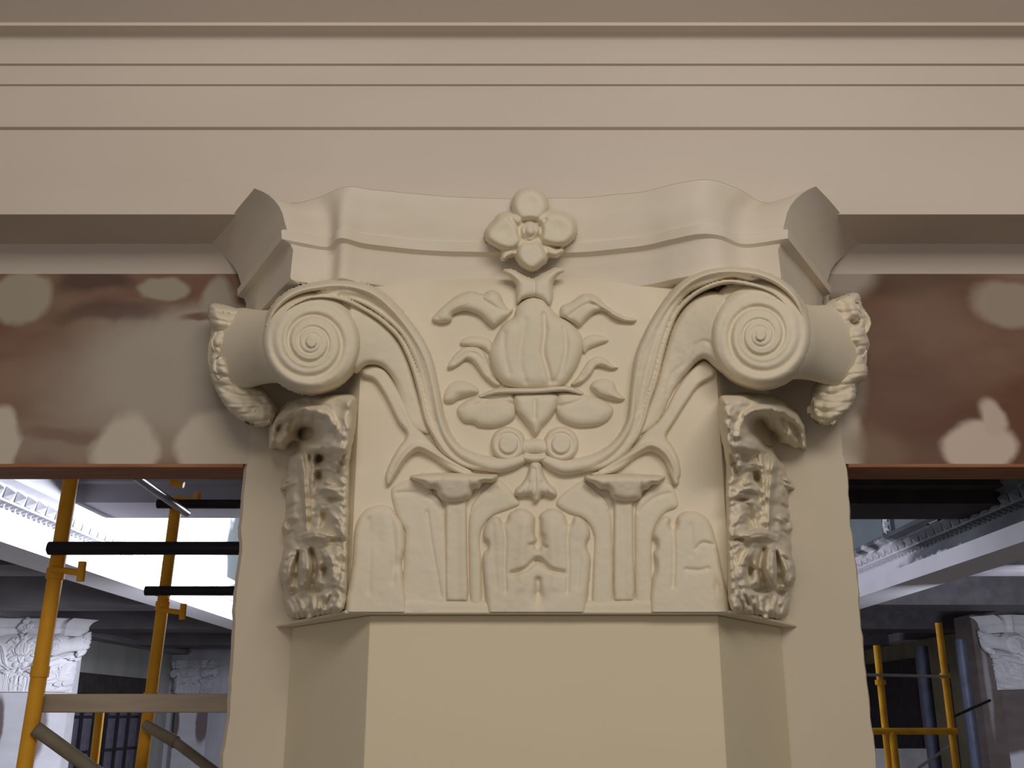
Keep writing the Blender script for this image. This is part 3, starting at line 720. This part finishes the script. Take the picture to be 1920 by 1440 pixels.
mb = MB(); mb.box(-4.5, 4.5, -4.5, 2.43, 3.4, 3.5)
M_ceil = plaster('taupe_ceiling_paint', (.56, .49, .43), (.60, .52, .46), .8, 1.2, .1, 90, .002)
tag(mb.build('ceiling_1', M_ceil), kind='structure')
mb = MB(); mb.box(-8, 8, -5, 23, -3.7, -3.6)
tag(mb.build('floor', M_floor), kind='structure')

# ------------------------------------------------------------------ the hall beyond
NX, WX, YE = 3.1, 6.7, 21.0
def S(o): return tag(o, kind='structure')
DKG = (.10, .10, .11)
M_fr = patched('half_primed_frieze_right', (.10,.11,.12), (.16,.17,.18), [(9.0, 1.2, 1.0, .16, (.80,.80,.84), .25, 1), (10.2, 1.1, .9, .10, (.8,.8,.84), .25, 1), (7.6, 1.06, .5, .05, (.75,.75,.8), .3, 1)], warp=.25, wscale=6, axes=(1, 2))
M_fl = patched('primed_frieze_left', (.82,.82,.86), (.74,.74,.78), [(11.9, 1.75, .65, .5, (.13,.15,.15), .15, 1), (12.6, 1.25, .9, .1, (.2,.22,.22), .2, 1)], warp=.35, wscale=4, axes=(1, 2))
M_strip = plaster('white_strip', (.82,.82,.86), (.76,.76,.8), .6, 3)
M_green = plaster('raw_green_board', (.20,.24,.25), (.25,.29,.30), .7, 1)
def nave_side(sg, mf, mwall, nm):
    mb = MB(); mb.box(sg*NX, sg*(NX+.36), 2.9, YE, 1.0, 1.12); S(mb.build('trim_'+nm[0], M_strip if sg > 0 else M_strip))
    mb = MB(); p = [(sg*(NX+.1), 1.12), (sg*(NX+.1), 1.40), (sg*(NX-.06), 1.40), (sg*(NX-.055), 1.37), (sg*(NX-.0), 1.345), (sg*(NX+.015), 1.25), (sg*(NX+.03), 1.20), (sg*NX, 1.19), (sg*NX, 1.12)]
    n = len(p); mb.add([(q[0], 2.9, q[1]) for q in p]+[(q[0], YE, q[1]) for q in p], [(i, (i+1) % n, n+(i+1) % n, n+i) for i in range(n)]+[tuple(range(n)), tuple(range(n, 2*n))])
    # carved leaf and dart pattern along the moulding
    y = 4.0
    while y < 13:
        for zz, hh, ww in ((1.30, .035, .05), (1.225, .018, .02)):
            k = 1 if zz > 1.28 else 2
            for q in range(k):
                yy = y + q*.07
                v = [(sg*(NX+.005), yy-ww, zz-hh), (sg*(NX+.005), yy+ww, zz-hh), (sg*(NX+.0), yy+ww*.8, zz+hh), (sg*(NX+.0), yy-ww*.8, zz+hh), (sg*(NX-.045), yy, zz)]
                mb.add(v, [(0,1,4), (1,2,4), (2,3,4), (3,0,4)])
        y += .15
    S(mb.build('trim_'+nm[1], mf))
    mb = MB(); mb.box(sg*(NX+.02), sg*(NX+.3), 2.9, YE, 1.40, 2.6); S(mb.build('wall_'+nm[2], mwall))
nave_side(-1, M_fl, M_fl, ('2', '3', 'nave_left'))
nave_side(1, M_fr, M_green, ('4', '5', 'nave_right'))
mb = MB(); mb.box(-3.4, 3.4, 2.43, YE, 2.6, 2.7); S(mb.build('ceiling_2', M_farceil))
for sg, k in ((-1, '3'), (1, '4')):
    mb = MB(); mb.box(sg*3.4, sg*WX, 2.43, YE, 1.62, 1.7); S(mb.build('ceiling_'+k, M_aisle if sg < 0 else simple('unlit_raw_ceiling', (.12, .11, .12))))  # both aisle ceilings darkened in colour to stand for shade
# beams crossing the nave and aisles
mb = MB(); mb.box(-3.1, .4, 7.2, 7.8, 1.43, 2.6).box(-3.1, .4, 7.1, 7.2, 1.56, 1.64); S(mb.build('trim_6', M_farceil))
mb = MB(); mb.box(.4, 3.15, 6.45, 7.0, 1.275, 2.6).box(.4, 3.15, 6.3, 6.45, 1.36, 1.42); S(mb.build('trim_7', M_dark))  # right half of the beam darkened, its shadow put into the colour
k = 8
M_rc = simple('dark_grey_board', (.16, .15, .16))  # plain dark grey for the right aisle's beams and cove
for sg in (-1, 1):
    for y in (8.2, 11.3, 14.6, 18.0):
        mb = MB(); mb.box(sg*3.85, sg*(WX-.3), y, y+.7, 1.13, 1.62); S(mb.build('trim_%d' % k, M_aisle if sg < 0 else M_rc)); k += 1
# outer walls
M_olive = plaster('olive_block_wall', (.30, .255, .16), (.22, .185, .12), .8, 2)
mb = MB(); mb.box(-WX-.2, -WX, 2.4, YE, -3.6, 1.7); S(mb.build('wall_left', M_farwall))
mb = MB(); mb.box(WX, WX+.2, 2.4, YE, -3.6, 1.7); S(mb.build('wall_right', M_olive))
mb = MB(); mb.box(-WX, WX, YE, YE+.2, -3.6, 1.7).box(-3.3, 3.3, YE, YE+.2, 1.7, 2.7); S(mb.build('wall_far', plaster('skimmed_far_wall', (.38,.38,.42), (.50,.50,.54), .8, 1.6, .1, 40, .003, streak=(2.5,2.5,.3))))
mb = MB(); mb.box(-WX, -WX+.32, 2.5, YE, 1.13, 1.45).box(-WX, -WX+.36, 2.5, YE, 1.17, 1.20); S(mb.build('trim_left', M_farceil))
M_ps = patched('patchy_primed_strip', (.62,.61,.68), (.5,.49,.55), [(16.4, 1.2, 1.0, .2, (.09,.08,.09), .2, 1), (19.5, 1.2, 1.0, .2, (.2,.16,.16), .2, 1)], axes=(1, 2))
mb = MB(); mb.box(WX-.30, WX, 2.5, YE, 1.17, 1.30); S(mb.build('trim_right', M_ps))
mb = MB(); mb.box(WX-.32, WX, 2.5, YE, 1.30, 1.62); S(mb.build('trim_16', M_rc))

def at_x(px, py, x):
    d = ray(px, py); return d * (x / d[0])
ROS = (at_x(1668, 984, 3.12), at_x(1755, 952, 3.12))
# square rosettes on the raw board above the right moulding
for i, (y, z, lab) in enumerate(((float(ROS[0][1]), float(ROS[0][2]), 'small square carved rosette on the green board high right, nearer the pier edge'), (float(ROS[1][1]), float(ROS[1][2]), 'small square carved rosette on the green board high right, touching the dark beam'))):
    e = empty('ceiling_rosette', (NX+.02, y, z)); tag(e, lab, 'rosette', 'square rosettes on the raw board')
    mb = MB(); a = .11
    for (s0, s1, t0, t1) in ((-a, a, -a, -a+.03), (-a, a, a-.03, a), (-a, -a+.03, -a, a), (a-.03, a, -a, a)): mb.box(NX-.015, NX+.02, y+s0, y+s1, z+t0, z+t1)
    mb.build('frame', M_green, e)
    mb = MB()
    for q in range(8):
        t = q*math.pi/4; c, s_ = math.cos(t), math.sin(t)
        mb.add([(NX+.015, y+.02*c, z+.02*s_), (NX-.02, y+.05*c-.025*s_, z+.05*s_+.025*c), (NX-.012, y+.09*c, z+.09*s_), (NX-.02, y+.05*c+.025*s_, z+.05*s_-.025*c)], [(0,1,2,3)])
    mb.tube((NX+.02, y, z), (NX-.03, y, z), .025, 10); mb.build('flower', M_strip, e)

# far window on the left wall
wl = empty('steel_window', (-WX+.06, 17.4, -2.6)); tag(wl, 'tall dark steel window with small panes behind the left scaffold', 'window')
y0, y1, z0, z1 = 15.7, 19.3, -2.6, .62
mb = MB(); mb.box(-WX, -WX+.12, y0-.2, y1+.2, z1-.30, z1).box(-WX, -WX+.12, y0-.2, y0, z0, z1-.3).box(-WX, -WX+.14, y1, y1+.25, z0, z1-.3).box(-WX, -WX+.12, y0, y1, z0-.1, z0); mb.build('frame', M_dark, wl)
mb = MB(); mb.box(-WX, -WX+.03, y0, y1, z0, z1-.3); mb.build('glass', M_glass, wl)
mb = MB()
for q in range(1, 7): mb.box(-WX+.03, -WX+.07, y0+q*(y1-y0)/7-.035, y0+q*(y1-y0)/7+.035, z0, z1-.3)
for z in (-2.1, -1.6, -1.1, -.55, -.03): mb.box(-WX+.03, -WX+.065, y0, y1, z-.02, z+.02)
mb.build('glazing_bars', M_blacksteel, wl)

# far piers with the same capital
def copy_capital(loc, scale, label, mat):
    r = cap.copy(); COL.objects.link(r); r.location = (loc[0], loc[1], loc[2]+EZ); r.scale = (scale,)*3
    r['label'] = label
    def dup(src, par):
        for ch in list(src.children):
            c = ch.copy(); c.parent = par; COL.objects.link(c)
            for s in c.material_slots: s.link = 'OBJECT'; s.material = mat
            dup(ch, c)
    dup(cap, r)
    return r
M_pierw = patched('part_primed_pier', (.60,.60,.64), (.52,.52,.55), [(-.22, 3.45, .09, .36, (.15,.12,.12), .2, 1), (.28, 3.45, .09, .36, (.20,.16,.16), .2, 1)], warp=.05)
M_pierr = patched('brown_skim_pier', (.15,.12,.11), (.20,.165,.155), [(0, 2.6, .9, .66, (.68,.68,.72), .05, 1)], warp=.05)
M_pierb = patched('brown_skim_block', (.15,.12,.11), (.20,.165,.155), [(6.4, -1.0, .68, .66, (.68,.68,.72), .05, 1), (5.72, .35, .03, .5, (.5,.5,.53), .5, .6)], warp=.05)
FZ = .29
def far_pier(cx, cy, k, z1, mat, nm):
    mb = MB(); mb.prism([(cx-.33*k, cy-.28*k), (cx+.33*k, cy-.28*k), (cx+.52*k, cy-.002), (cx-.52*k, cy-.002)], 2, -3.6, z1-.008)
    o = mb.build('pilaster_shaft', mat, None, (cx, cy-.1, -3.6)); tag(o, nm, 'pilaster')
    return o
def far_block(x0, x1, y0, y1, name, mat):
    mb = MB(); mb.box(x0, x1, y0, y1, -3.6, 1.17); S(mb.build(name, mat))
far_block(-WX, -5.62, 13.35, 13.9, 'wall_far_pier_left', M_white)
copy_capital((-6.0, 13.35, FZ-.02), .97, 'white capital with scrolls on the far wall, behind the orange scaffold post at lower left', M_white)
far_pier(-6.0, 13.35, .97, FZ-.02, M_pierw, 'white primed pilaster shaft with brown strips at the far lower left')
M_grey = plaster('pale_grey_primer', (.52,.52,.56), (.46,.46,.5), .7)
copy_capital((-6.25, 20.98, .40), .68, 'small pale grey capital far back, just right of the second scaffold post', M_grey)
far_pier(-6.25, 20.98, .68, .40, M_pierw, 'pale pilaster shaft far back beside the second scaffold post')
far_block(5.62, WX, 12.9, 13.4, 'wall_far_pier_right', M_pierb)
copy_capital((6.36, 12.9, FZ), .95, 'white capital cut by the right edge of the picture', M_white)
far_pier(6.36, 12.9, .95, FZ, M_pierr, 'brown skimmed pilaster shaft at the right edge of the picture')

# flat dark panel for an opening's shade on the right wall, and blue-grey pipes
mb = MB(); mb.box(WX-.04, WX-.002, 17.7, 20.8, -3.2, .9); S(mb.build('door_1', M_dark))
def P(px, py, Y): return at_y(px, py, Y)
def pipe(p, q, r, lab):
    mb = MB(); mb.tube(p, q, r, 16)
    for t in (.3, .62): c = Vector(p).lerp(Vector(q), t); mb.tube(c, c+(Vector(q)-Vector(p)).normalized()*.06, r*1.35, 16)
    tag(mb.build('vertical_pipe', M_blue, None, tuple(p), smooth=True), lab, 'pipe', 'blue grey pipes on the right wall')
for px, Y, r, z1, lab in ((1818, 12.4, .062, .84, 'thick blue-grey pipe between the yellow post and the brown wall at right'), (1742, 14.6, .085, .90, 'wide blue-grey pipe left of the tallest yellow post at lower right'), (1785, 13.2, .035, .6, 'thin blue-grey pipe just beside the yellow post at lower right')):
    b = P(px, 1340, Y); pipe((b[0], Y, -3.6), (b[0], Y, z1), r, lab)

mb = MB(); mb.box(5.6, 6.5, 17.0, 17.08, -3.6, -.50); tag(mb.build('leaning_board', M_white, None, (6.05, 17.04, -3.6)), 'whitish board standing low in the dark opening behind the yellow scaffold', 'board')

# ------------------------------------------------------------------ scaffolds
def clampv(mb, x, y, z, s=1):
    mb.tube((x, y-.03, z), (x+.09*s, y-.03, z-.012), .009, 8); mb.tube((x+.085*s, y-.03, z-.035), (x+.085*s, y-.03, z+.02), .012, 8)
sc = empty('scaffold_tower', (-1.3, 3.4, -3.6)); tag(sc, 'orange scaffold tower with black guard rails in the left opening', 'scaffold')
xa = -1.29
fa = lambda z: (-1.319 + .0275*z, 2.98, z)
fb = lambda z: (-1.277 + .0315*z, 3.8, z)
mb = MB(); mb.tube(fa(-3.6), fa(1.05), .0215, 18); mb.tube(fa(.10), fa(.13), .025, 18); mb.tube(fa(.37), fa(.40), .026, 18); mb.build('post', M_orange, sc, smooth=True)
mb = MB(); mb.tube(fb(-3.6), fb(.75), .0215, 18); mb.tube(fb(.36), fb(.39), .026, 18); mb.tube(fb(.05), fb(.075), .026, 18); mb.build('post', M_orange, sc, smooth=True)
g1 = MB(); g1.tube((xa-.03, 2.94, .452), (xa+2.1, 2.94, .452), .019, 14); g1.build('guard_rail', M_blacksteel, sc, smooth=True)
g2 = MB(); g2.tube((xa-.02, 3.76, .742), (xa+2.1, 3.76, .735), .017, 14); g2.build('guard_rail', M_blacksteel, sc, smooth=True)
g3 = MB(); g3.tube((xa-.03, 3.76, .425), (xa+2.1, 3.76, .423), .017, 14); g3.build('guard_rail', M_blacksteel, sc, smooth=True)
for (y, z) in ((2.98, .395), (3.8, .36), (3.8, .765)):
    xk = (fa if y < 3 else fb)(z)[0]
    mb = MB(); clampv(mb, xk, y, z); mb.tube((xk-.02, y-.03, z+.06), (xk+.03, y-.03, z+.05), .012, 8); mb.build('locking_pin', M_orange, sc, smooth=True)
p, q = P(255, 893, 3.2), P(350, 962, 3.74)
mb = MB(); mb.tube(p, q, .014, 12); mb.build('diagonal_brace', M_steel, sc, smooth=True)
p, q = P(66, 1365, 2.95), P(200, 1462, 3.05)
mb = MB(); mb.tube(p, q, .019, 12); mb.build('diagonal_brace', M_brace, sc, smooth=True)
p, q = P(272, 1358, 3.74), P(330, 1392, 3.7); r_ = P(420, 1460, 3.6)
mb = MB(); mb.tube(p, q, .017, 12, .021); mb.tube(q, r_, .017, 12); mb.build('diagonal_brace', M_brace, sc, smooth=True)
mb = MB(); c = P(180, 1400, 5.4); mb.tube((c[0], 5.4, -3.6), (c[0], 5.4, .02), .0215, 14); mb.build('post', M_orange, sc, smooth=True)
mb = MB(); mb.box(-1.33, xa+2.2, 3.01, 3.28, .006, .056)
pk = mb.build('scaffold_plank', M_plank, None, (-.4, 3.15, 0), bevel=.003); tag(pk, 'dusty wooden scaffold plank spanning the lower left opening', 'plank')

sr = empty('scaffold_tower', (3.0, 7.5, -3.6)); tag(sr, 'thin yellow scaffold frame seen deep in the right opening', 'scaffold')
M_yel = plaster('yellow_scaffold_paint', (.85, .45, .04), (.70, .34, .03), .45, 9, .15, 60, .001)
Yr = 7.4
def vx(px, py, Y=Yr): return float(P(px, py, Y)[0])
def vz(py, Y=Yr): return float(P(960, py, Y)[2])
xd = vx(1776, 1300); xe = vx(1652, 1290); xf = vx(1666, 1400, 6.9)
mb = MB(); mb.tube((xd, Yr, -3.6), (xd, Yr, vz(1168)), .024, 14); mb.tube((xd, Yr, vz(1262)), (xd, Yr, vz(1272)), .034, 12); mb.build('post', M_yel, sr, smooth=True)
mb = MB(); mb.tube((xe, Yr, -3.6), (xe, Yr, vz(1210)), .024, 14); mb.tube((xe, Yr, vz(1275)), (xe, Yr, vz(1284)), .036, 12); mb.build('post', M_yel, sr, smooth=True)
mb = MB(); mb.tube((xe-.2, Yr-.03, vz(1371)), (xd+.02, Yr-.03, vz(1371)), .022, 14); mb.build('ledger', M_yel, sr, smooth=True)
mb = MB(); mb.tube((xe+.035, Yr-.03, -3.6), (xe+.035, Yr-.03, vz(1371)), .026, 14); mb.build('post', M_yel, sr, smooth=True)
mb = MB(); mb.tube((xe-.2, Yr-.03, vz(1265)), (xd, Yr-.03, vz(1269)), .010, 10); mb.build('tie_rod', M_steel, sr, smooth=True)
mb = MB(); mb.tube((xd-.25, Yr+.02, vz(1440)), (xd-.02, Yr+.02, vz(1400)), .010, 10); mb.build('tie_rod', M_steel, sr, smooth=True)
mb = MB(); mb.tube((xd+.02, Yr+.02, vz(1345)), (xd+.42, Yr+.3, vz(1312)), .010, 10); mb.build('tie_rod', M_blacksteel, sr, smooth=True)
for o in list(bpy.data.objects):
    if '_o' in o: del o['_o']
